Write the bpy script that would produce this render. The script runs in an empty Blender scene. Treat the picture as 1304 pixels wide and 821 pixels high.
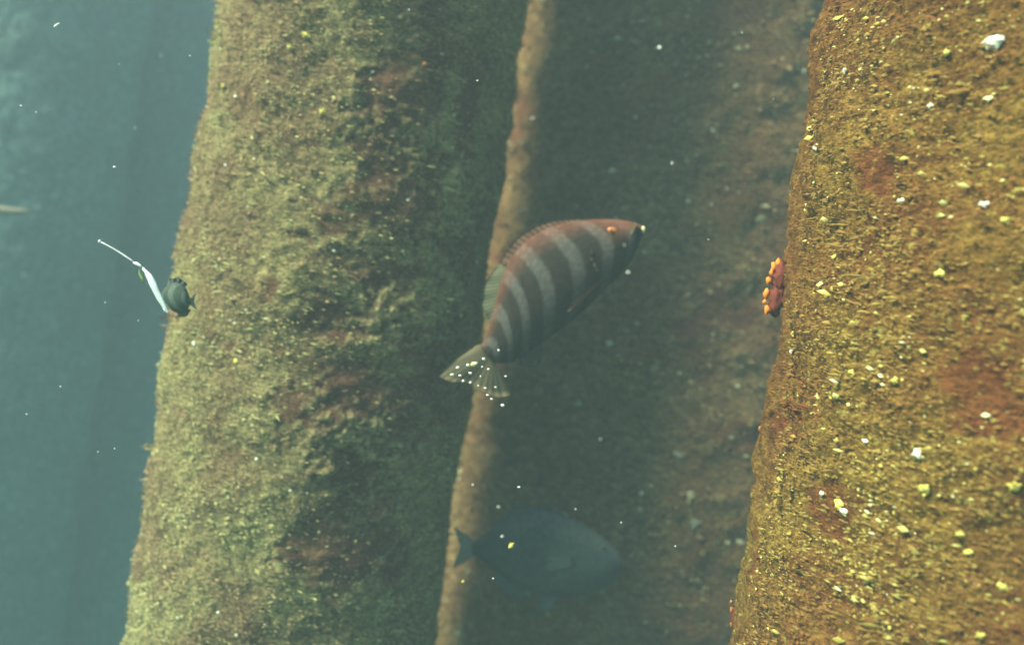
import bpy, math, random
import numpy as np
from mathutils import Matrix, Vector
random.seed(7); RNG = np.random.default_rng(7)
S = bpy.context.scene
COL = S.collection
R_ = math.radians

# ------------------------------------------------------------------ camera
ROLL = R_(8.2)
CAMZ = 3.0
FPX = 1014.0                      # focal length in pixels of the 1304 wide photo
cam = bpy.data.cameras.new('camera'); co = bpy.data.objects.new('camera', cam); COL.objects.link(co)
cam.sensor_width = 36; cam.lens = 36 * FPX / 1304; cam.clip_start = 0.02; cam.clip_end = 600
cr, sr = math.cos(ROLL), math.sin(ROLL)
RIGHT = Vector((cr, 0, sr)); UP = Vector((-sr, 0, cr)); FWD = Vector((0, 1, 0))
co.matrix_world = Matrix(((RIGHT.x, UP.x, -FWD.x, 0), (RIGHT.y, UP.y, -FWD.y, 0), (RIGHT.z, UP.z, -FWD.z, CAMZ), (0, 0, 0, 1)))
cam.dof.use_dof = True; cam.dof.focus_distance = 0.92; cam.dof.aperture_fstop = 2.2
S.camera = co

# ------------------------------------------------------------------ light
SUN_EL = R_(44); SUN_AZ = (-0.883, -0.469)         # horizontal direction towards the sun
sd = Vector((SUN_AZ[0] * math.cos(SUN_EL), SUN_AZ[1] * math.cos(SUN_EL), math.sin(SUN_EL))).normalized()
w = bpy.data.worlds.new('World'); S.world = w; w.use_nodes = True
nt = w.node_tree
sky = nt.nodes.new('ShaderNodeTexSky'); sky.sky_type = 'NISHITA'; sky.sun_disc = False
sky.sun_elevation = SUN_EL; sky.sun_rotation = math.atan2(sd.x, sd.y)
bg = nt.nodes['Background']; bg.inputs['Strength'].default_value = 0.07
nt.links.new(sky.outputs[0], bg.inputs['Color'])
sl = bpy.data.lights.new('sun', 'SUN'); sl.energy = 4.6; sl.angle = R_(17); sl.color = (1.0, 0.80, 0.60)
so = bpy.data.objects.new('sun', sl); COL.objects.link(so); so.rotation_euler = sd.to_track_quat('Z', 'Y').to_euler()
S.view_settings.view_transform = 'Standard'; S.view_settings.look = 'None'; S.view_settings.gamma = 1
S.view_settings.use_curve_mapping = False
S.view_settings.exposure = 1.77
HAZE_DENSITY = 0.16
HAZE_COLOR = (0.27, 0.40, 0.435)

# ------------------------------------------------------------------ helpers
def at(px, py, Y):
    u = (px - 652) / FPX; v = (410.5 - py) / FPX
    d = FWD + RIGHT * u + UP * v
    p = d * Y
    return Vector((p.x, p.y, p.z + CAMZ))
def tag(o, label=None, cat=None, group=None, kind=None):
    for k, v in (('label', label), ('category', cat), ('group', group), ('kind', kind)):
        if v: o[k] = v
    return o
def empty(name, loc):
    o = bpy.data.objects.new(name, None); COL.objects.link(o); o.location = loc; o.empty_display_size = .05
    bpy.context.view_layer.update(); return o
def link_mesh(name, me, mat, parent=None, smooth=True):
    o = bpy.data.objects.new(name, me); COL.objects.link(o)
    if mat: me.materials.append(mat)
    if smooth: me.polygons.foreach_set('use_smooth', [True] * len(me.polygons))
    if parent:
        o.parent = parent; o.matrix_parent_inverse = Matrix.Translation(-parent.location)
    return o
def np_mesh(name, V, F):
    """V (n,3), F (m,k) with one polygon size"""
    me = bpy.data.meshes.new(name); V = np.asarray(V, dtype=np.float32); F = np.asarray(F, dtype=np.int32)
    me.vertices.add(len(V)); me.vertices.foreach_set('co', V.ravel())
    k = F.shape[1]
    me.loops.add(F.size); me.loops.foreach_set('vertex_index', F.ravel())
    me.polygons.add(len(F)); me.polygons.foreach_set('loop_start', np.arange(len(F), dtype=np.int32) * k)
    me.update(calc_edges=True); me.validate()
    return me
def vnoise(P, seed=0):
    P = np.asarray(P, dtype=np.float64); I = np.floor(P).astype(np.int64); f = P - I; f = f * f * (3 - 2 * f)
    def h(a, b, c):
        n = (a * 374761393 + b * 668265263 + c * 2147483647 + seed * 1442695041) & 0xffffffff
        n = ((n ^ (n >> 13)) * 1274126177) & 0xffffffff
        n = n ^ (n >> 16)
        return (n & 0xffffff) / 0xffffff
    out = 0
    for dx in (0, 1):
        for dy in (0, 1):
            for dz in (0, 1):
                wgt = (f[:, 0] if dx else 1 - f[:, 0]) * (f[:, 1] if dy else 1 - f[:, 1]) * (f[:, 2] if dz else 1 - f[:, 2])
                out = out + wgt * h(I[:, 0] + dx, I[:, 1] + dy, I[:, 2] + dz)
    return out - 0.5
def mat_new(name, rough=.9, spec=.2):
    m = bpy.data.materials.new(name); m.use_nodes = True
    b = m.node_tree.nodes['Principled BSDF']; b.inputs['Roughness'].default_value = rough
    b.inputs['Specular IOR Level'].default_value = spec
    return m, m.node_tree.nodes, m.node_tree.links, b
def simple(name, col, rough=.8, spec=.3):
    m, n, l, b = mat_new(name, rough, spec)
    tx = n.new('ShaderNodeTexNoise'); tx.inputs['Scale'].default_value = 90; tx.inputs['Detail'].default_value = 4
    r = n.new('ShaderNodeValToRGB'); r.color_ramp.elements[0].position = .3; r.color_ramp.elements[1].position = .7
    r.color_ramp.elements[0].color = (col[0] * .65, col[1] * .65, col[2] * .65, 1); r.color_ramp.elements[1].color = (*[min(1, c * 1.25) for c in col], 1)
    tc = n.new('ShaderNodeTexCoord'); l.new(tc.outputs['Object'], tx.inputs['Vector'])
    l.new(tx.outputs['Fac'], r.inputs[0]); l.new(r.outputs[0], b.inputs['Base Color'])
    return m
def ramp(n, stops):
    r = n.new('ShaderNodeValToRGB'); e = r.color_ramp.elements
    while len(e) < len(stops): e.new(.5)
    for x, (p, c) in zip(e, stops): x.position = p; x.color = (*c, 1)
    return r
def mapping(n, l, scale):
    tc = n.new('ShaderNodeTexCoord'); mp = n.new('ShaderNodeMapping'); mp.inputs['Scale'].default_value = scale
    l.new(tc.outputs['Object'], mp.inputs['Vector']); return mp
def mixc(n, l, fac, a, b, typ='MIX'):
    m = n.new('ShaderNodeMix'); m.data_type = 'RGBA'; m.blend_type = typ
    for sock, v in ((m.inputs[0], fac), (m.inputs[6], a), (m.inputs[7], b)):
        if isinstance(v, (int, float)): sock.default_value = v
        elif isinstance(v, tuple): sock.default_value = (*v, 1)
        else: l.new(v, sock)
    return m.outputs[2]

def growth_material(name, dark, mid, light, patch, fleck, fleck_amt=.62, streak=1.0):
    m, n, l, b = mat_new(name, .95, .1)
    def tex(scale, sc=(1, 1, 1.6), det=6, rough=.6):
        mp = mapping(n, l, sc); t = n.new('ShaderNodeTexNoise'); t.inputs['Scale'].default_value = scale
        t.inputs['Detail'].default_value = det; t.inputs['Roughness'].default_value = rough
        l.new(mp.outputs[0], t.inputs['Vector']); return t.outputs['Fac']
    big = tex(5.5, (1, 1, .8), 5); med = tex(38, (1, 1, 1.8), 6, .7); fin = tex(120, (1, 1, 2.2), 4, .75)
    r1 = ramp(n, [(.36, dark), (.5, mid), (.64, light)]); l.new(med, r1.inputs[0])
    r2 = ramp(n, [(.42, (0, 0, 0)), (.58, (1, 1, 1))]); l.new(big, r2.inputs[0])
    c = mixc(n, l, r2.outputs[0], r1.outputs[0], mixc(n, l, .55, r1.outputs[0], patch))
    at_ = n.new('ShaderNodeAttribute'); at_.attribute_name = 'patch'
    c = mixc(n, l, at_.outputs['Fac'], c, patch)
    rim = n.new('ShaderNodeAttribute'); rim.attribute_name = 'rim'
    c = mixc(n, l, rim.outputs['Fac'], c, tuple(min(1, x * 1.6) for x in light))
    rf = ramp(n, [(.40, (.45, .45, .45)), (.62, (1.35, 1.35, 1.35))]); l.new(fin, rf.inputs[0])
    c = mixc(n, l, .85, c, rf.outputs[0], 'MULTIPLY')
    fl = tex(75, (1, 1, 1.9), 2, .5); rr = ramp(n, [(fleck_amt, (0, 0, 0)), (fleck_amt + .07, (1, 1, 1))]); l.new(fl, rr.inputs[0])
    c = mixc(n, l, rr.outputs[0], c, fleck)
    l.new(c, b.inputs['Base Color'])
    bp = n.new('ShaderNodeBump'); bp.inputs['Strength'].default_value = 1.0; bp.inputs['Distance'].default_value = .010
    l.new(fin, bp.inputs['Height']); l.new(bp.outputs[0], b.inputs['Normal'])
    return m
def flake_material(name, cols, spec=.15, pos=.7, scale=6):
    m, n, l, b = mat_new(name, .7, spec)
    g = n.new('ShaderNodeNewGeometry'); r = ramp(n, cols)
    mp = mapping(n, l, (1, 1, 1.5)); t = n.new('ShaderNodeTexNoise'); t.inputs['Scale'].default_value = scale; t.inputs['Detail'].default_value = 5
    l.new(mp.outputs[0], t.inputs['Vector'])
    st = n.new('ShaderNodeMapRange'); st.inputs[1].default_value = .3; st.inputs[2].default_value = .7; l.new(t.outputs['Fac'], st.inputs[0])
    mx = n.new('ShaderNodeMix'); mx.inputs[0].default_value = pos; l.new(g.outputs['Random Per Island'], mx.inputs[2]); l.new(st.outputs[0], mx.inputs[3])
    l.new(mx.outputs[0], r.inputs[0]); l.new(r.outputs[0], b.inputs['Base Color'])
    return m

# ------------------------------------------------------------------ setting
# sea bed
xs = np.concatenate([np.linspace(-90, -8, 20), np.linspace(-7, 7, 110), np.linspace(8, 90, 20)])
X, Y = np.meshgrid(xs, xs); P = np.stack([X.ravel(), Y.ravel(), np.zeros(X.size)], 1)
P[:, 2] = .10 * vnoise(P * .9, 3) + .03 * vnoise(P * 4, 5)
n = len(xs); idx = np.arange(n * n).reshape(n, n)
F = np.stack([idx[:-1, :-1].ravel(), idx[:-1, 1:].ravel(), idx[1:, 1:].ravel(), idx[1:, :-1].ravel()], 1)
tag(link_mesh('seabed', np_mesh('seabed', P, F), simple('silt', (.10, .10, .07), .95, .1)), kind='structure')
# the water itself, a murky even volume
def box_mesh(name, a, b):
    V = [(x, y, z) for x in (a[0], b[0]) for y in (a[1], b[1]) for z in (a[2], b[2])]
    Fq = [(0, 1, 3, 2), (4, 6, 7, 5), (0, 4, 5, 1), (2, 3, 7, 6), (0, 2, 6, 4), (1, 5, 7, 3)]
    return np_mesh(name, V, Fq)
PILE_TOP = 4.8
hm = bpy.data.materials.new('murky_water'); hm.use_nodes = True
hn = hm.node_tree; hn.nodes.clear(); ho = hn.nodes.new('ShaderNodeOutputMaterial'); pv = hn.nodes.new('ShaderNodeVolumePrincipled')
pv.inputs['Color'].default_value = (*HAZE_COLOR, 1); pv.inputs['Density'].default_value = HAZE_DENSITY
pv.inputs['Anisotropy'].default_value = 0.0
pv.inputs['Absorption Color'].default_value = (0, 0.4, 0.4, 1)
hn.links.new(pv.outputs[0], ho.inputs['Volume'])
tag(link_mesh('haze', box_mesh('haze', (-92, -92, -1.2), (92, 92, PILE_TOP + .25)), hm, smooth=False), kind='stuff')

# ------------------------------------------------------------------ pilings
class Pile:
    def __init__(s, label, cx_px, Y, R, mat, zlo, zhi, dz, nth, seed, patches=(), amp=1.0, cat='piling', bulges=()):
        c = at(cx_px, 410.5, Y); s.c = (c.x, c.y); s.R = R; s.seed = seed; s.amp = amp; s.zlo, s.zhi = zlo, zhi
        s.root = tag(empty('piling', (c.x, c.y, 0)), label, cat, 'pilings standing in murky water')
        s.patches = []
        for (px, py, rp) in patches:
            hit = s.hit(px, py)
            if hit: s.patches.append((hit[0], hit[1], rp))
        z = np.concatenate([np.arange(-.3, zlo, .06), np.arange(zlo, zhi, dz), np.arange(zhi, PILE_TOP, .06), [PILE_TOP]])
        th = np.linspace(0, 2 * math.pi, nth, endpoint=False)
        T, Z = np.meshgrid(th, z); t = T.ravel(); zz = Z.ravel()
        r, pa, rim = s.surf(t, zz)
        V = np.stack([s.c[0] + r * np.cos(t), s.c[1] + r * np.sin(t), zz], 1)
        nz = len(z); I = np.arange(nz * nth).reshape(nz, nth); J = np.roll(I, -1, 1)
        F = np.stack([I[:-1].ravel(), J[:-1].ravel(), J[1:].ravel(), I[1:].ravel()], 1)
        # close the top with a fan of quads to the axis
        V = np.vstack([V, [(s.c[0], s.c[1], PILE_TOP + .02)]]); k = len(V) - 1
        top = I[-1]; F = np.vstack([F, np.stack([top[0::2], np.roll(top, -1)[0::2], np.roll(top, -2)[0::2], np.full(len(top[0::2]), k)], 1)])
        me = np_mesh('shaft', V, F)
        for nm, arr in (('patch', pa), ('rim', rim)):
            a = me.attributes.new(nm, 'FLOAT', 'POINT'); a.data.foreach_set('value', np.append(arr, 0).astype(np.float32))
        s.shaft = link_mesh('shaft', me, mat, s.root)
    def surf(s, t, z):
        x = s.R * np.cos(t); y = s.R * np.sin(t)
        P = np.stack([x, y, z], 1) + s.seed * 3.7
        r = np.full(len(t), s.R, dtype=np.float64)
        d = .030 * vnoise(P * 4.5, 1) + .022 * vnoise(P * 12, 2) + .014 * vnoise(P * 30, 3) + .010 * vnoise(P * 75 * [1, 1, 1.3], 4) + .006 * vnoise(P * 160, 5)
        r = r + s.amp * d
        pa = np.zeros(len(t)); rim = np.zeros(len(t))
        for (pt, pz, rp) in s.patches:
            da = (np.mod(t - pt + math.pi, 2 * math.pi) - math.pi) * s.R; dzz = z - pz
            q = np.sqrt((da * (1 + .5 * math.sin(pz * 57))) ** 2 + (dzz * (1 + .5 * math.cos(pt * 43))) ** 2) / rp + 1.5 * vnoise(P * 14, 9) + 1.1 * vnoise(P * 38, 10) + .8 * vnoise(P * 90, 11)
            inside = np.clip((1.25 - q) * 1.6, 0, 1); rm = np.exp(-((q - 1.05) / .09) ** 2) * np.clip(.45 + 1.6 * vnoise(P * 9, 12), 0, 1)
            r = r - .002 * inside + .007 * rm; pa = np.maximum(pa, inside * .75); rim = np.maximum(rim, rm * .65)
        return r, pa, rim
    def hit(s, px, py, R=None):
        R = R or s.R
        d = at(px, py, 1) - Vector((0, 0, CAMZ))
        a = d.x ** 2 + d.y ** 2; b = -2 * (d.x * s.c[0] + d.y * s.c[1]); c = s.c[0] ** 2 + s.c[1] ** 2 - R ** 2
        D = b * b - 4 * a * c
        if D < 0: return None
        k = (-b - math.sqrt(D)) / (2 * a)
        p = d * k
        return math.atan2(p.y - s.c[1], p.x - s.c[0]), p.z + CAMZ
    def point(s, t, z, out=0.0):
        r, _, _ = s.surf(np.array([t]), np.array([z])); r = float(r[0]) + out
        return Vector((s.c[0] + r * math.cos(t), s.c[1] + r * math.sin(t), z))
    def flakes(s, name, N, size, mat, out=.002, lift=.8, zr=None, tr=(math.pi, 2 * math.pi), clump=-.42, cs=20, horiz=1.6, wide=1.0):
        """leafy fronds and shell chips growing on the shaft"""
        zr = zr or (s.zlo, s.zhi)
        t = RNG.uniform(*tr, N * 4); z = RNG.uniform(*zr, N * 4)
        P = np.stack([s.R * np.cos(t), s.R * np.sin(t), z], 1) + s.seed
        k = (vnoise(P * cs, 21) + .6 * vnoise(P * cs * 3, 22)) > clump
        t = t[k][:N]; z = z[k][:N]
        r, pa, _ = s.surf(t, z); k = RNG.random(len(t)) > 1.1 * pa; t = t[k]; z = z[k]; r = r[k] + out; N = len(t)
        nrm = np.stack([np.cos(t), np.sin(t), 0 * t], 1); tan = np.stack([-np.sin(t), np.cos(t), 0 * t], 1)
        up = np.array([[0, 0, 1.]]).repeat(N, 0)
        base = np.stack([s.c[0] + r * np.cos(t), s.c[1] + r * np.sin(t), z], 1)
        a = RNG.uniform(-.7, .7, N) + (RNG.random(N) < .5) * math.pi
        d = tan * np.cos(a)[:, None] * horiz + up * np.sin(a)[:, None]
        d = d / np.linalg.norm(d, axis=1)[:, None]
        l_ = RNG.uniform(0, lift, N)[:, None]
        d1 = d + nrm * l_; e = np.cross(d, nrm) + nrm * RNG.uniform(-.6, .6, N)[:, None]
        sz = size * np.clip(RNG.lognormal(0, .55, N), .3, 2.6)[:, None]; wd = sz * RNG.uniform(.15, .5, N)[:, None] * wide
        c0 = base; c1 = base + d1 * sz * .55 + e * wd; c2 = base + d1 * sz + nrm * sz * .15 * RNG.uniform(-1, 1, N)[:, None]; c3 = base + d1 * sz * .45 - e * wd
        mid = base + d1 * sz * .5 + nrm * sz * .22
        V = np.stack([c0, c1, c2, c3, mid], 1).reshape(-1, 3); o = (np.arange(N) * 5)[:, None]
        F = np.concatenate([o + [0, 1, 4], o + [1, 2, 4], o + [2, 3, 4], o + [3, 0, 4]])
        return tag(link_mesh(name, np_mesh(name, V, F), mat, s.root, smooth=False), kind='stuff')

M_near = growth_material('near_growth', (.10, .058, .013), (.24, .140, .026), (.36, .235, .044), (.19, .058, .020), (.42, .34, .08), .64)
M_mid = growth_material('mid_growth', (.18, .145, .06), (.35, .295, .12), (.48, .42, .18), (.17, .065, .045), (.45, .42, .2), .68)
M_back = growth_material('back_growth', (.18, .100, .042), (.34, .200, .074), (.48, .33, .14), (.23, .085, .045), (.35, .30, .14), .68)
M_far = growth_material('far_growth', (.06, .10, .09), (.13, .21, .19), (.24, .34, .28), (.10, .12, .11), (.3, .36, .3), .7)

near = Pile('nearest piling, golden brown growth flecked with bright yellow and white chips, at the right edge', 1345, .915, .30, M_near, 2.35, 3.75, .0045, 480, 11, amp=.75, patches=
            [(1255, 510, .04), (1040, 640, .035), (1120, 215, .03), (960, 690, .03), (985, 540, .02), (1040, 30, .02)])
mid = Pile('khaki green mossy piling with maroon scars, sunlit left half, left of centre', 423, 1.50, .276, M_mid, 2.1, 3.9, .006, 400, 23, amp=.65, patches=
           [(510, 350, .075), (430, 400, .06), (345, 370, .03), (510, 250, .075), (545, 120, .05), (450, 490, .06), (560, 60, .04), (480, 180, .05), (560, 230, .05), (430, 590, .04), (470, 620, .06), (500, 720, .06), (540, 450, .06), (590, 330, .05), (600, 150, .06), (470, 520, .07), (500, 110, .06), (570, 400, .06), (440, 680, .06)])  # scars, with extra ones added to paint the shaded right side browner
back = Pile('dim brown shaded piling behind the banded fish, only its left edge lit', 870, 2.25, .592, M_back, 1.9, 4.2, .010, 360, 37, [(900, 420, .06), (960, 560, .05), (640, 560, .06), (660, 130, .07), (650, 330, .05)], amp=1.1)
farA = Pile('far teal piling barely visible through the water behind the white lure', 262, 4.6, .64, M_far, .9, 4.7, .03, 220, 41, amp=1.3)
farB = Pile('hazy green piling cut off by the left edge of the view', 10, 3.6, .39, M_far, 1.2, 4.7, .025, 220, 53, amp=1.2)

Y1 = (.55, .47, .07); Y2 = (.34, .28, .05); O1 = (.42, .24, .05); DK = (.14, .10, .025); WH = (.75, .72, .55); GR = (.20, .22, .06)
fm_near = flake_material('near_fronds', [(0.12, (.20, .060, .020)), (.3, (.22, .110, .024)), (.5, (.26, .152, .034)), (.68, (.31, .21, .048)), (.82, (.38, .30, .07)), (.93, (.66, .55, .14))])
fm_chip = flake_material('yellow_chips', [(0, (.36, .20, .04)), (.2, Y2), (.55, (.50, .44, .10)), (.85, (.60, .56, .22)), (.97, WH)], .4, .2)
fm_mid = flake_material('mid_fronds', [(.1, (.26, .13, .08)), (.33, (.35, .24, .11)), (.52, (.37, .33, .13)), (.75, (.44, .40, .16)), (.97, (.58, .52, .24))], pos=.8, scale=8)
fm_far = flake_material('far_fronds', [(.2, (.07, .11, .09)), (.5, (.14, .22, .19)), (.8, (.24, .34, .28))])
fm_back = flake_material('back_fronds', [(.2, (.17, .095, .045)), (.45, (.27, .17, .075)), (.7, (.34, .25, .10)), (.92, (.54, .43, .2))])
near.flakes('algae_turf', 110000, .0030, fm_near, lift=.8, horiz=3, wide=.5)
near.flakes('weed_fronds', 2600, .0075, fm_near, out=0, lift=1.3, clump=.1, cs=9, horiz=1.5, wide=.28)
mid.flakes('weed_fronds', 2600, .0085, fm_mid, out=0, lift=1.3, clump=.1, cs=9, horiz=1.5, wide=.28)
near.flakes('shell_grit', 5000, .0017, fm_chip, out=.003, lift=.7, clump=.05, cs=12, horiz=3)
near.flakes('shell_chips', 4200, .0040, fm_chip, out=.003, lift=.7, clump=.16, cs=34, horiz=3, wide=.7)
mid.flakes('algae_turf', 100000, .0034, fm_mid, lift=.8, horiz=3, wide=.45)
mid.flakes('shell_chips', 700, .0035, flake_material('pale_chips', [(0, (.5, .46, .22)), (.5, (.55, .5, .2)), (.8, (.7, .68, .55))], .5), out=.004, lift=.5, clump=.2)
back.flakes('algae_turf', 30000, .006, fm_back, lift=.4, horiz=4)
back.flakes('shell_chips', 1500, .008, flake_material('dull_chips', [(0, (.35, .3, .15)), (.6, (.5, .45, .25)), (.9, (.7, .7, .6))], .5), out=.004, lift=.5, clump=.2)
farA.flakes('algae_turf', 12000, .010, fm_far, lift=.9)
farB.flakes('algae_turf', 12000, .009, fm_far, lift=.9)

# single shells and sponges standing out on the pilings
def lump(name, mat, parent, c, size, k=9, flat=.55, smooth=False, seed=0):
    """a ragged, scalloped shell or sponge made of overlapping plates"""
    rg = random.Random(seed); V = []; F = []
    nr = Vector((c[0] - parent.location.x, c[1] - parent.location.y, 0)).normalized() if parent else Vector((0, -1, 0))
    tn = Vector((-nr.y, nr.x, 0)); up = Vector((0, 0, 1))
    k = max(k, 12); rings = 4; b0 = [rg.uniform(.5, 1.3) for _ in range(k)]
    for i in range(rings):
        f = i / (rings - 1)
        for j in range(k):
            a = 2 * math.pi * j / k; rad = size * (1 - f * .8) * b0[j] * rg.uniform(.88, 1.12)
            hgt = size * flat * math.sin(f * math.pi / 2) * rg.uniform(.8, 1.1)
            V.append(Vector(c) + tn * math.cos(a) * rad + up * math.sin(a) * rad * .85 + nr * (hgt - size * .25))
    for i in range(rings - 1):
        for j in range(k):
            F.append((i * k + j, i * k + (j + 1) % k, (i + 1) * k + (j + 1) % k, (i + 1) * k + j))
    me = bpy.data.meshes.new(name); me.from_pydata([tuple(v) for v in V], [], F + [tuple((rings - 1) * k + j for j in range(k))]); me.update()
    return link_mesh(name, me, mat, parent, smooth)
def limb(pile, px, py):
    d = at(px, py, 1) - Vector((0, 0, CAMZ)); k = (d.x * pile.c[0] + d.y * pile.c[1]) / (d.x ** 2 + d.y ** 2)
    p = d * k; return Vector((p.x, p.y, p.z + CAMZ))
M_white = simple('bleached_shell', (.80, .78, .62), .5, .5)
M_yel = simple('yellow_shell', (.66, .58, .12), .5, .5)
M_org = simple('orange_sponge', (.85, .25, .03), .7, .3)
M_red = simple('maroon_sponge', (.16, .035, .02), .8, .2)
def put(pile, px, py, size, mat, name, seed, label=None, out=.004):
    h = pile.hit(px, py)
    if not h: h = pile.hit(px + 8, py)
    if not h: return
    o = lump(name, mat, pile.root, pile.point(h[0], h[1], out), size, seed=seed)
    if label: o['label'] = label
for i, (px, py, sz, m) in enumerate([(1262, 52, .0088, 0), (1050, 190, .0052, 0), (1043, 166, .0048, 1), (1169, 577, .0055, 0), (1181, 621, .0060, 1),
        (1064, 642, .0060, 1), (1070, 650, .0045, 0), (1043, 628, .004, 0), (1292, 618, .006, 1), (1182, 134, .0038, 0), (1276, 748, .0045, 1), (1058, 327, .0038, 1),
        (1090, 474, .004, 1), (1004, 447, .0035, 0), (1145, 485, .004, 1), (1085, 92, .0036, 0), (1222, 680, .0045, 1), (1254, 262, .0042, 0), (1283, 283, .0045, 1),
        (1103, 562, .0034, 0), (1200, 350, .0045, 1), (1232, 704, .004, 1), (1010, 425, .004, 1), (1148, 257, .0038, 0), (1202, 66, .004, 1), (1247, 810, .004, 1)]):
    put(near, px, py, sz, (M_white, M_yel)[m], 'shell', i, None if m else 'bleached white shell')
for i, (px, py, sz, m) in enumerate([(388, 44, .0075, 1), (369, 60, .005, 1), (286, 111, .006, 1), (303, 125, .0035, 0), (301, 460, .0050, 1), (255, 438, .0045, 0),
        (425, 320, .0030, 0), (289, 211, .0030, 0), (411, 142, .0060, 1), (278, 40, .003, 0), (228, 786, .0035, 0), (280, 778, .003, 0), (452, 688, .003, 1),
        (590, 740, .004, 1), (519, 255, .003, 0), (540, 82, .0045, 2), (330, 583, .003, 0), (475, 91, .003, 0)]):
    put(mid, px, py, sz, (M_white, M_yel, M_org)[m], ('shell', 'shell', 'sponge')[m], 50 + i)
for i, (px, py, sz, m) in enumerate([(631, 340, .0085, 1), (651, 228, .006, 1), (654, 184, .004, 0), (665, 270, .010, 3), (633, 289, .004, 0), (793, 459, .004, 1), (865, 580, .014, 3),
        (885, 665, .014, 3), (812, 216, .005, 1), (700, 780, .006, 1), (810, 150, .005, 0)]):
    put(back, px, py, sz, (M_white, M_yel, M_org, simple('grey_tuft', (.30, .29, .2)))[m], ('shell', 'shell', 'sponge', 'tuft')[m], 90 + i)
def ball(name, c, r, mat, parent=None, sq=(1, 1, 1), ns=14, jit=0, seed=0):
    rg = random.Random(seed); V = []; F = []; nr = ns // 2 + 1
    for i in range(nr + 1):
        a = math.pi * i / nr
        for j in range(ns):
            b = 2 * math.pi * j / ns; k = 1 + jit * rg.uniform(-1, 1)
            V.append((c[0] + r * k * sq[0] * math.sin(a) * math.cos(b), c[1] + r * k * sq[1] * math.sin(a) * math.sin(b), c[2] + r * k * sq[2] * math.cos(a)))
    F = [(i * ns + j, i * ns + (j + 1) % ns, (i + 1) * ns + (j + 1) % ns, (i + 1) * ns + j) for i in range(nr) for j in range(ns)]
    me = bpy.data.meshes.new(name); me.from_pydata(V, [], F); me.update(); return link_mesh(name, me, mat, parent)

M_rust = simple('rusty_sponge', (.45, .16, .04), .8, .2)
def sponge(px, py, sz, tips, seed, sq=(.75, .75, 1.5)):
    sp = ball('sponge', limb(near, px, py), sz, M_red, near.root, sq, 22, .26, seed); sp['label'] = 'dark maroon sponge with orange tips'
    for i, (x, y, q) in enumerate(tips):
        ball('sponge_tip', limb(near, x, y), q, M_org if seed < 133 else M_rust, sp, (1, .8, 1.7 - .3 * (i % 3)), 7, .42, seed + i)
sponge(994, 352, .013, [(985, 340, .0042), (983, 347, .0030), (979, 358, .0042), (991, 335, .0036), (990, 350, .003)], 131)
sponge(988, 383, .012, [(976, 374, .0036), (977, 395, .0042), (974, 384, .0026), (984, 388, .0025)], 132)
sponge(984, 532, .010, [(977, 536, .0032), (988, 527, .0034), (968, 546, .0030), (984, 520, .003)], 133)
sponge(1042, 48, .008, [(1037, 60, .0030), (1038, 70, .0032), (1041, 36, .0026), (1036, 50, .0024)], 134)
sponge(938, 784, .009, [(931, 776, .0022), (932, 794, .0026), (931, 766, .002)], 135)

# ------------------------------------------------------------------ fish
def fish_body(name, T, B, Y, thick, mat, parent, sub=4, nseg=28, exp=1.0, yaw=0):
    """lofted body: T and B are the back and belly line, thickness across the plane"""
    T = np.array(T, float); B = np.array(B, float); k = len(T)
    ti = np.linspace(0, k - 1, (k - 1) * sub + 1)
    def cr_(A, t):
        i = np.clip(np.floor(t).astype(int), 0, k - 2); f = (t - i)[:, None]
        p0 = A[np.clip(i - 1, 0, k - 1)]; p1 = A[i]; p2 = A[i + 1]; p3 = A[np.clip(i + 2, 0, k - 1)]
        return .5 * ((2 * p1) + (-p0 + p2) * f + (2 * p0 - 5 * p1 + 4 * p2 - p3) * f * f + (-p0 + 3 * p1 - 3 * p2 + p3) * f ** 3)
    Ts = cr_(T, ti); Bs = cr_(B, ti); V = []; UV = []
    maxd = max(np.linalg.norm(T - B, axis=1))
    m = len(ti)
    for i in range(m):
        a = at(*Ts[i], Y); b = at(*Bs[i], Y); c = (a + b) / 2; h = (a - b) / 2
        depth = np.linalg.norm(Ts[i] - Bs[i]) / maxd
        w_ = thick * depth ** .75
        for j in range(nseg):
            an = 2 * math.pi * j / nseg
            p = c + h * math.cos(an) + Vector((0, 1, 0)) * w_ * math.copysign(abs(math.sin(an)) ** 1.15, math.sin(an))
            V.append(tuple(p)); UV.append((i / (m - 1), .5 + .5 * math.cos(an)))
    F = [(i * nseg + j, i * nseg + (j + 1) % nseg, (i + 1) * nseg + (j + 1) % nseg, (i + 1) * nseg + j) for i in range(m - 1) for j in range(nseg)]
    caps = [tuple(range(nseg - 1, -1, -1)), tuple((m - 1) * nseg + j for j in range(nseg))]
    me = bpy.data.meshes.new(name); me.from_pydata(V, [], F + caps); me.update()
    uvl = me.uv_layers.new(name='UVMap')
    for lp in me.loops: uvl.data[lp.index].uv = UV[lp.vertex_index]
    return link_mesh(name, me, mat, parent)
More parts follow.
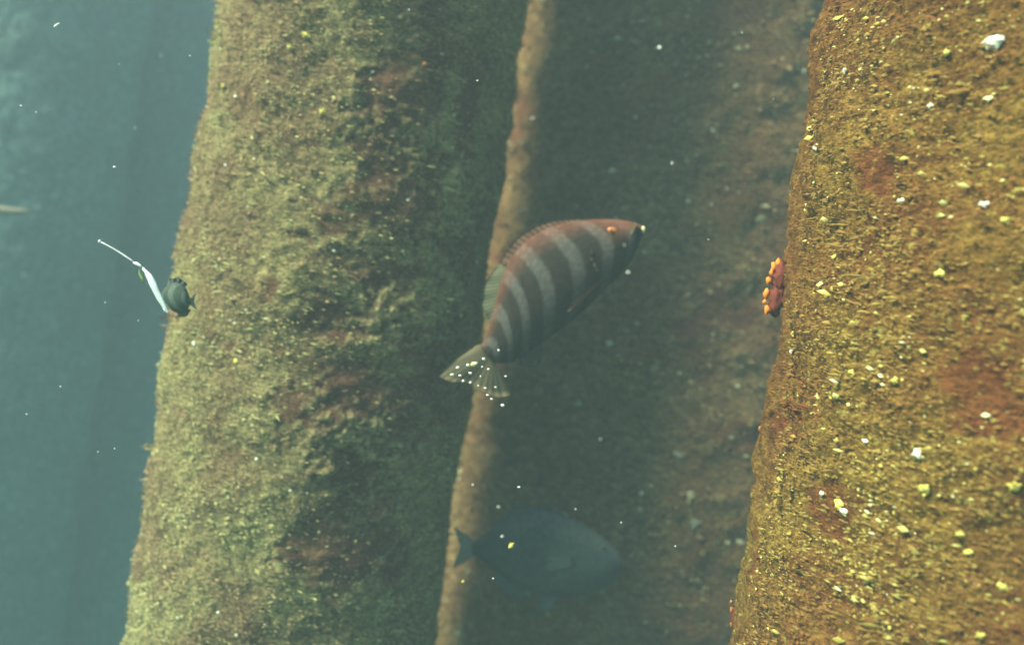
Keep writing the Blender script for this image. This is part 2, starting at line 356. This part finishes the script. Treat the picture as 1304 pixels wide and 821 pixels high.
def fin(name, root_pts, tip_pts, Y0, Y1, mat, parent, rays=3, th=.0012):
    """thin rayed fin between a root line and a tip line, with real thickness and ripple"""
    def res(A, n_):
        A = np.array(A, float); d = np.r_[0, np.cumsum(np.linalg.norm(np.diff(A, axis=0), axis=1))]; s_ = np.linspace(0, d[-1], n_)
        return np.stack([np.interp(s_, d, A[:, 0]), np.interp(s_, d, A[:, 1])], 1)
    n_ = 25; A = res(root_pts, n_); Bq = res(tip_pts, n_); V = []; m = 7
    for side in (-1, 1):
        for i in range(n_):
            for j in range(m):
                f = j / (m - 1); p = A[i] * (1 - f) + Bq[i] * f
                q = at(p[0], p[1], Y0 + (Y1 - Y0) * f + side * th * (1 - .7 * f) * (1 + .5 * math.cos(i * math.pi)) + .0015 * math.sin(i * .9) * f)
                V.append(tuple(q))
    N = n_ * m; F = []
    g = lambda s_, i, j: s_ * N + i * m + j
    for i in range(n_ - 1):
        for j in range(m - 1):
            F.append((g(0, i, j), g(0, i + 1, j), g(0, i + 1, j + 1), g(0, i, j + 1))); F.append((g(1, i, j), g(1, i, j + 1), g(1, i + 1, j + 1), g(1, i + 1, j)))
    for i in range(n_ - 1):
        for j in (0, m - 1): F.append((g(0, i, j), g(1, i, j), g(1, i + 1, j), g(0, i + 1, j)))
    for j in range(m - 1):
        for i in (0, n_ - 1): F.append((g(0, i, j), g(0, i, j + 1), g(1, i, j + 1), g(1, i, j)))
    me = bpy.data.meshes.new(name); me.from_pydata(V, [], F); me.update()
    uvl = me.uv_layers.new(name='UVMap')
    for lp in me.loops:
        k = lp.vertex_index % N; uvl.data[lp.index].uv = ((k // m) / (n_ - 1), (k % m) / (m - 1))
    return link_mesh(name, me, mat, parent)
def finmat(name, col, rays=16):
    m, n, l, b = mat_new(name, .8, .1)
    uv = n.new('ShaderNodeUVMap'); sp = n.new('ShaderNodeSeparateXYZ'); l.new(uv.outputs[0], sp.inputs[0])
    a = n.new('ShaderNodeMath'); a.operation = 'MULTIPLY'; a.inputs[1].default_value = rays * 6.283; l.new(sp.outputs[0], a.inputs[0])
    c = n.new('ShaderNodeMath'); c.operation = 'SINE'; l.new(a.outputs[0], c.inputs[0])
    mr = n.new('ShaderNodeMapRange'); mr.inputs[1].default_value = -1; l.new(c.outputs[0], mr.inputs[0])
    rr = ramp(n, [(.2, tuple(x * .6 for x in col)), (.85, tuple(x * 1.25 for x in col))]); l.new(mr.outputs[0], rr.inputs[0]); l.new(rr.outputs[0], b.inputs['Base Color'])
    return m
def banded_material(name, dark, pale, belly, head, freq, phase, bow=.03, contrast=1.0, headat=.30):
    m, n, l, b = mat_new(name, .75, .12)
    uv = n.new('ShaderNodeUVMap'); sp = n.new('ShaderNodeSeparateXYZ'); l.new(uv.outputs[0], sp.inputs[0])
    def mth(op, a, b_=None):
        x = n.new('ShaderNodeMath'); x.operation = op
        for i, v in enumerate((a, b_)):
            if v is None: continue
            if isinstance(v, (int, float)): x.inputs[i].default_value = v
            else: l.new(v, x.inputs[i])
        return x.outputs[0]
    u, v = sp.outputs[0], sp.outputs[1]
    ns = n.new('ShaderNodeTexNoise'); ns.inputs['Scale'].default_value = 5; l.new(uv.outputs[0], ns.inputs['Vector'])
    vv = mth('SUBTRACT', v, .55); bowv = mth('MULTIPLY', mth('MULTIPLY', vv, vv), -bow * 4)
    uu = mth('ADD', mth('ADD', u, bowv), mth('MULTIPLY', ns.outputs[0], .025))
    wv = mth('SINE', mth('ADD', mth('MULTIPLY', uu, freq), phase))
    r = ramp(n, [(.48, (0, 0, 0)), (.80, (1, 1, 1))]); l.new(mth('ADD', mth('MULTIPLY', wv, .5), .5), r.inputs[0])
    c = mixc(n, l, mth('MULTIPLY', r.outputs[0], contrast), dark, pale)
    rb = ramp(n, [(.05, (1, 1, 1)), (.35, (0, 0, 0))]); l.new(v, rb.inputs[0])
    c = mixc(n, l, mth('MULTIPLY', rb.outputs[0], .5), c, belly)
    rh = ramp(n, [(headat * .5, (1, 1, 1)), (headat, (0, 0, 0))]); l.new(u, rh.inputs[0])
    rt = ramp(n, [(.45, (0, 0, 0)), (.75, (1, 1, 1))]); l.new(v, rt.inputs[0])
    c = mixc(n, l, mth('MULTIPLY', mth('MULTIPLY', rh.outputs[0], rt.outputs[0]), .7), c, head)
    # reddish brown back line
    rk = ramp(n, [(.74, (0, 0, 0)), (.97, (1, 1, 1))]); l.new(v, rk.inputs[0]); c = mixc(n, l, mth('MULTIPLY', rk.outputs[0], .55), c, head)
    # scales
    vo = n.new('ShaderNodeTexVoronoi'); mp = n.new('ShaderNodeMapping'); mp.inputs['Scale'].default_value = (46, 22, 1); l.new(uv.outputs[0], mp.inputs[0]); l.new(mp.outputs[0], vo.inputs['Vector'])
    vo.inputs['Scale'].default_value = 1
    rs = ramp(n, [(.0, (1.3, 1.3, 1.3)), (.7, (.55, .55, .55))]); l.new(vo.outputs['Distance'], rs.inputs[0]); c = mixc(n, l, .6, c, rs.outputs[0], 'MULTIPLY')
    l.new(c, b.inputs['Base Color'])
    bp = n.new('ShaderNodeBump'); bp.inputs['Strength'].default_value = .3; bp.inputs['Distance'].default_value = .001; l.new(vo.outputs['Distance'], bp.inputs['Height']); l.new(bp.outputs[0], b.inputs['Normal'])
    return m

# --- banded fish in the middle
FY = 1.25
fr = tag(empty('banded_fish', at(720, 360, FY)), 'large banded fish with pale bars, reddish back and orange eye, snout up right', 'fish')
T = [(821, 289), (809, 284), (790, 280), (765, 279), (738, 281), (712, 286), (690, 294), (668, 309), (652, 326), (642, 346), (634, 372), (627, 400), (620, 425), (612, 441)]
B = [(820, 297), (815, 307), (806, 328), (793, 346), (776, 363), (755, 384), (733, 404), (712, 421), (692, 435), (676, 446), (662, 455), (652, 461), (641, 462), (630, 462)]
M_f = banded_material('banded_skin', (.030, .024, .018), (.088, .083, .072), (.058, .056, .042), (.19, .068, .038), 2 * math.pi * 7.6, 1.2, .07)
M_tail = finmat('olive_tail', (.12, .098, .056)); M_fin = finmat('dusky_fin', (.07, .06, .045)); M_rfin = finmat('reddish_fin', (.14, .075, .05))
M_gfin = finmat('pale_olive_fin', (.11, .11, .065))
fish_body('body', T, B, FY, .034, M_f, fr)
fin('dorsal_fin', [(742, 284), (712, 289), (690, 298), (668, 312), (654, 328), (648, 338)], [(736, 279), (704, 281), (680, 289), (660, 302), (644, 320), (637, 334)], FY, FY, M_rfin, fr)
fin('soft_dorsal_fin', [(648, 336), (640, 360), (634, 385), (630, 402)], [(634, 338), (617, 360), (613, 388), (624, 412)], FY, FY + .006, M_gfin, fr)
fin('tail_fin', [(614, 438), (621, 450), (631, 463)], [(606, 440), (580, 458), (557, 479), (575, 486), (592, 486), (604, 489), (618, 500), (634, 506), (650, 503)], FY, FY + .012, M_tail, fr)
fin('anal_fin', [(690, 434), (676, 444), (660, 455)], [(694, 446), (684, 468), (660, 466)], FY, FY + .004, M_fin, fr)
fin('pelvic_fin', [(757, 380), (744, 392), (736, 400)], [(742, 398), (728, 414), (728, 408)], FY - .010, FY - .012, M_fin, fr)
fin('pectoral_fin', [(770, 352), (766, 357), (762, 363)], [(728, 386), (722, 396), (727, 397)], FY - .034, FY - .045, M_rfin, fr)
eye = ball('eye', at(779, 294, FY - .0175), .0062, simple('orange_iris', (.55, .17, .03), .4, .5), fr, (1.3, .6, 1))
ball('pupil', at(779, 294, FY - .0212), .0024, simple('black_pupil', (.01, .01, .01), .2, .6), eye)
eye2 = ball('eye', at(779, 294, FY + .0175), .0062, eye.data.materials[0], fr, (1.3, .6, 1))
# mouth: pale lips with teeth
fin('lip', [(811, 284), (809, 291), (805, 298)], [(808, 283), (806, 291), (802, 297)], FY - .013, FY - .015, simple('pale_lip', (.30, .27, .14), .4, .4), fr, th=.003)
ball('teeth', at(818, 293, FY), .0058, simple('yellowish_teeth', (.80, .76, .42), .3, .5), fr, (.8, 1.3, 1.15))
fin('gill_cover', [(755, 317), (755, 328), (762, 343)], [(752, 317), (751, 329), (759, 346)], FY - .0285, FY - .0302, simple('gill_edge', (.05, .04, .03)), fr, th=.002)

# --- dark fish below
DY = 1.53
dr = tag(empty('dark_fish', at(700, 700, DY)), 'dark blue green fish without bars, swimming right below the banded fish', 'fish')
T2 = [(790, 712), (786, 701), (764, 681), (732, 662), (694, 651), (660, 654), (632, 668), (612, 684), (602, 690)]
B2 = [(789, 722), (784, 734), (768, 750), (738, 758), (700, 760), (664, 748), (634, 728), (612, 712), (602, 706)]
M_d = banded_material('dark_skin', (.050, .070, .062), (.060, .085, .072), (.10, .095, .07), (.14, .15, .13), 2 * math.pi * 5, 0, .05, .5, .2)
fish_body('body', T2, B2, DY, .045, M_d, dr)
M_dfin = finmat('slate_fin', (.07, .10, .09)); M_tfin = finmat('teal_fin', (.22, .24, .18))
fin('dorsal_fin', [(724, 662), (694, 655), (660, 658), (634, 670)], [(720, 655), (688, 646), (652, 648), (626, 664)], DY, DY, M_dfin, dr)
fin('tail_fin', [(606, 688), (604, 698), (606, 708)], [(578, 670), (586, 696), (576, 724)], DY, DY - .01, M_tfin, dr)
fin('anal_fin', [(670, 748), (650, 736), (634, 726)], [(666, 762), (640, 752), (626, 734)], DY, DY, M_dfin, dr)
fin('pectoral_fin', [(730, 708), (731, 714), (729, 720)], [(698, 708), (692, 722), (704, 728)], DY - .0445, DY - .047, M_dfin, dr)
fin('pelvic_fin', [(716, 752), (704, 756), (696, 756)], [(700, 776), (684, 778), (686, 768)], DY - .014, DY - .02, M_dfin, dr)
e2 = ball('eye', at(768, 697, DY - .024), .005, simple('dull_iris', (.10, .12, .10), .4, .5), dr, (1, .6, 1)); ball('pupil', at(768, 697, DY - .027), .0025, simple('pupil', (.01, .01, .01), .2, .6), e2)

# --- small striped fish at the edge of the mossy piling
SY = 1.06
sr_ = tag(empty('small_fish', at(226, 376, SY)), 'small dark green fish with curved pale stripes right beside the white lure', 'fish')
T3 = [(207, 374), (210, 367), (218, 360), (227, 360), (236, 366), (240, 375), (243, 381)]
B3 = [(207, 378), (211, 385), (220, 396), (230, 399), (237, 396), (241, 389), (243, 386)]
M_s = banded_material('small_skin', (.07, .10, .075), (.15, .19, .15), (.07, .1, .08), (.05, .07, .06), 2 * math.pi * 3.2, .4, .2, 1.0, .1)
fish_body('body', T3, B3, SY, .009, M_s, sr_)
fin('tail_fin', [(242, 380), (242, 384), (242, 388)], [(250, 373), (247, 384), (251, 395)], SY, SY + .004, M_tfin, sr_, th=.0006)
fin('dorsal_fin', [(216, 361), (226, 360), (236, 366)], [(216, 356), (228, 353), (239, 362)], SY, SY, M_dfin, sr_, th=.0006)
fin('anal_fin', [(226, 399), (234, 398), (239, 392)], [(228, 404), (238, 403), (243, 395)], SY, SY, simple('brown_fin', (.14, .09, .05)), sr_, th=.0006)

# --- faint small silver fish far at the left edge
vy = 2.2
vr = tag(empty('faint_fish', at(14, 268, vy)), 'faint slim brownish fish in the haze at the left edge', 'fish')
fish_body('body', [(38, 269), (30, 266), (16, 264), (0, 262), (-14, 264), (-24, 267)], [(38, 270), (30, 272), (16, 273), (0, 273), (-14, 271), (-24, 269)], vy, .010, simple('slim_skin', (.20, .17, .12)), vr)
fin('tail_fin', [(-23, 266), (-24, 268), (-23, 270)], [(-34, 260), (-30, 268), (-34, 276)], vy, vy, simple('slim_fin', (.2, .2, .15)), vr)

# ------------------------------------------------------------------ lure with its line
LY = 1.02
lr = tag(empty('fishing_lure', at(195, 360, LY)), 'slender white lure hanging on a straight pale line beside the mossy piling', 'lure')
def tube(name, pts, rad, mat, parent, ns=10, flat=1.0):
    pts = [Vector(p) for p in pts]; V = []; m = len(pts)
    for i, p in enumerate(pts):
        d = (pts[min(i + 1, m - 1)] - pts[max(i - 1, 0)]).normalized(); a = d.cross(Vector((0, 1, 0))).normalized(); b_ = d.cross(a).normalized()
        for j in range(ns):
            an = 2 * math.pi * j / ns; V.append(tuple(p + a * rad[i] * math.cos(an) + b_ * rad[i] * flat * math.sin(an)))
    F = [(i * ns + j, i * ns + (j + 1) % ns, (i + 1) * ns + (j + 1) % ns, (i + 1) * ns + j) for i in range(m - 1) for j in range(ns)]
    F += [tuple(range(ns - 1, -1, -1)), tuple((m - 1) * ns + j for j in range(ns))]
    me = bpy.data.meshes.new(name); me.from_pydata(V, [], F); me.update(); return link_mesh(name, me, mat, parent)
M_line = simple('pale_line', (.62, .64, .62), .4, .4); M_lure = simple('pearl_white', (.70, .80, .74), .35, .5)
tube('line', [at(126 + 46 * f, 307 + 28 * f - 1.5 * math.sin(f * 3.1), LY) for f in np.linspace(0, 1, 9)], [.0009 + .0004 * f for f in np.linspace(0, 1, 9)], M_line, lr)
ball('bead', at(127, 307.5, LY), .0021, simple('white_bead', (.8, .8, .78), .4, .5), lr, ns=8)
tube('knot', [at(170, 334, LY), at(174, 336, LY), at(178, 338, LY), at(181, 341, LY)], [.0014, .0024, .0018, .0015], simple('white_knot', (.82, .84, .8), .4, .5), lr)
c = [(180, 340), (185, 345), (190, 352), (194, 360), (199, 371), (204, 381), (209, 390), (212, 395), (214, 397)]
tube('lure_body', [at(x, y, LY) for x, y in c], [.0015, .0022, .0040, .0048, .0042, .0038, .0026, .0014, .0008], M_lure, lr, flat=.5)
tube('hook', [at(208, 392, LY), at(210, 396, LY), at(213, 398, LY), at(214, 395, LY)], [.0010, .0009, .0008, .0006], M_line, lr)
tube('streamer', [at(177, 342, LY + .004), at(178, 348, LY + .006), at(181, 354, LY + .007), at(183, 361, LY + .006)], [.0006, .0018, .0020, .0007], simple('yellow_green_streamer', (.30, .36, .12)), lr, flat=.4)

# ------------------------------------------------------------------ drifting specks
M_speck = simple('pale_speck', (.80, .79, .70), .5, .4)
specks = {
 ('tiny white speck drifting over the tail of the banded fish', 'specks over the banded fish tail', 1.04): [(576, 477, 4), (583, 468, 4), (586, 478, 3.2), (590, 485, 3.6), (596, 465, 4.4), (599, 475, 4), (599, 487, 3.4),
   (605, 463, 4.5), (612, 479, 2.8), (616, 457, 4.6), (614, 467, 3), (618, 494, 3.2), (622, 470, 2.8), (609, 491, 3), (631, 493, 3.4), (621, 503, 3.4), (626, 508, 3.2), (635, 446, 3.8), (640, 516, 3.8), (644, 479, 2.8)],
 ('white speck drifting in the open teal water left of the mossy piling', 'specks in the open water', .95): [(71, 33, 2.2), (146, 213, 3.2), (27, 135, 3), (46, 143, 1.6), (152, 82, 1.6), (205, 71, 2), (242, 71, 2), (34, 527, 1.8), (125, 575, 1.8),
   (146, 571, 1.6), (77, 492, 2.4), (172, 163, 1.8), (134, 385, 1.6), (176, 408, 1.4)],
 ('pale speck drifting in front of the shaded pilings', 'specks before the shaded pilings', .98): [(840, 61, 4.4), (678, 151, 2.6), (856, 208, 2.6), (795, 312, 2.2), (800, 347, 3.2), (945, 42, 2), (902, 305, 1.6), (765, 559, 2), (635, 645, 2.2),
   (733, 648, 2), (791, 665, 2), (628, 736, 2), (602, 617, 2.2), (661, 620, 3), (521, 13, 2), (608, 103, 2.2), (860, 695, 2), (985, 126, 1.6), (906, 260, 1.6)]}
seed = 300
for (lab, grp, Y), L in specks.items():
    for (px, py, d) in L:
        seed += 1; rg = random.Random(seed); yy = Y + (rg.uniform(-.05, .05) if 'tail' in lab else rg.uniform(-.38, .06)); r = d * .5 * yy / FPX
        o = ball('drifting_speck', (0, 0, 0), r, M_speck, None, (rg.uniform(.8, 1.4), 1, rg.uniform(.7, 1.1)), 8, .18, seed); o.location = at(px, py, yy)
        tag(o, lab, 'speck', grp)
# a curled white flake in the water, top left
o = tube('flake_or_glint', [at(69, 35, .9) - at(72, 33, .9), at(71, 33.5, .9) - at(72, 33, .9), at(73, 32, .9) - at(72, 33, .9), at(76, 30, .9) - at(72, 33, .9)], [.0008, .0014, .0012, .0009], M_speck, None)
o.location = at(72, 33, .9); tag(o, 'little white elongated flake near the top left corner of the open water', 'flake')
# a glint by the dark fish modelled as a lump, and small drifting flakes
for (px, py, d, lab) in [(651, 694, 9, 'yellow white glint before the dark fish, modelled as a lump'), (640, 683, 6, 'dull grey flake just above the yellow white one at the dark fish'),
        (604, 464, 9.1, 'small yellow flake among white specks at the banded fish tail'), (590, 740, 5, 'small yellow flake drifting below the dark fish tail')]:
    o = lump('flake_or_glint', (M_yel if d != 6 else simple('grey_flake', (.35, .38, .34))), None, (0, 0, 0), d * .5 * 1.1 / FPX, seed=px); o.location = at(px, py, 1.12); tag(o, lab, 'flake')
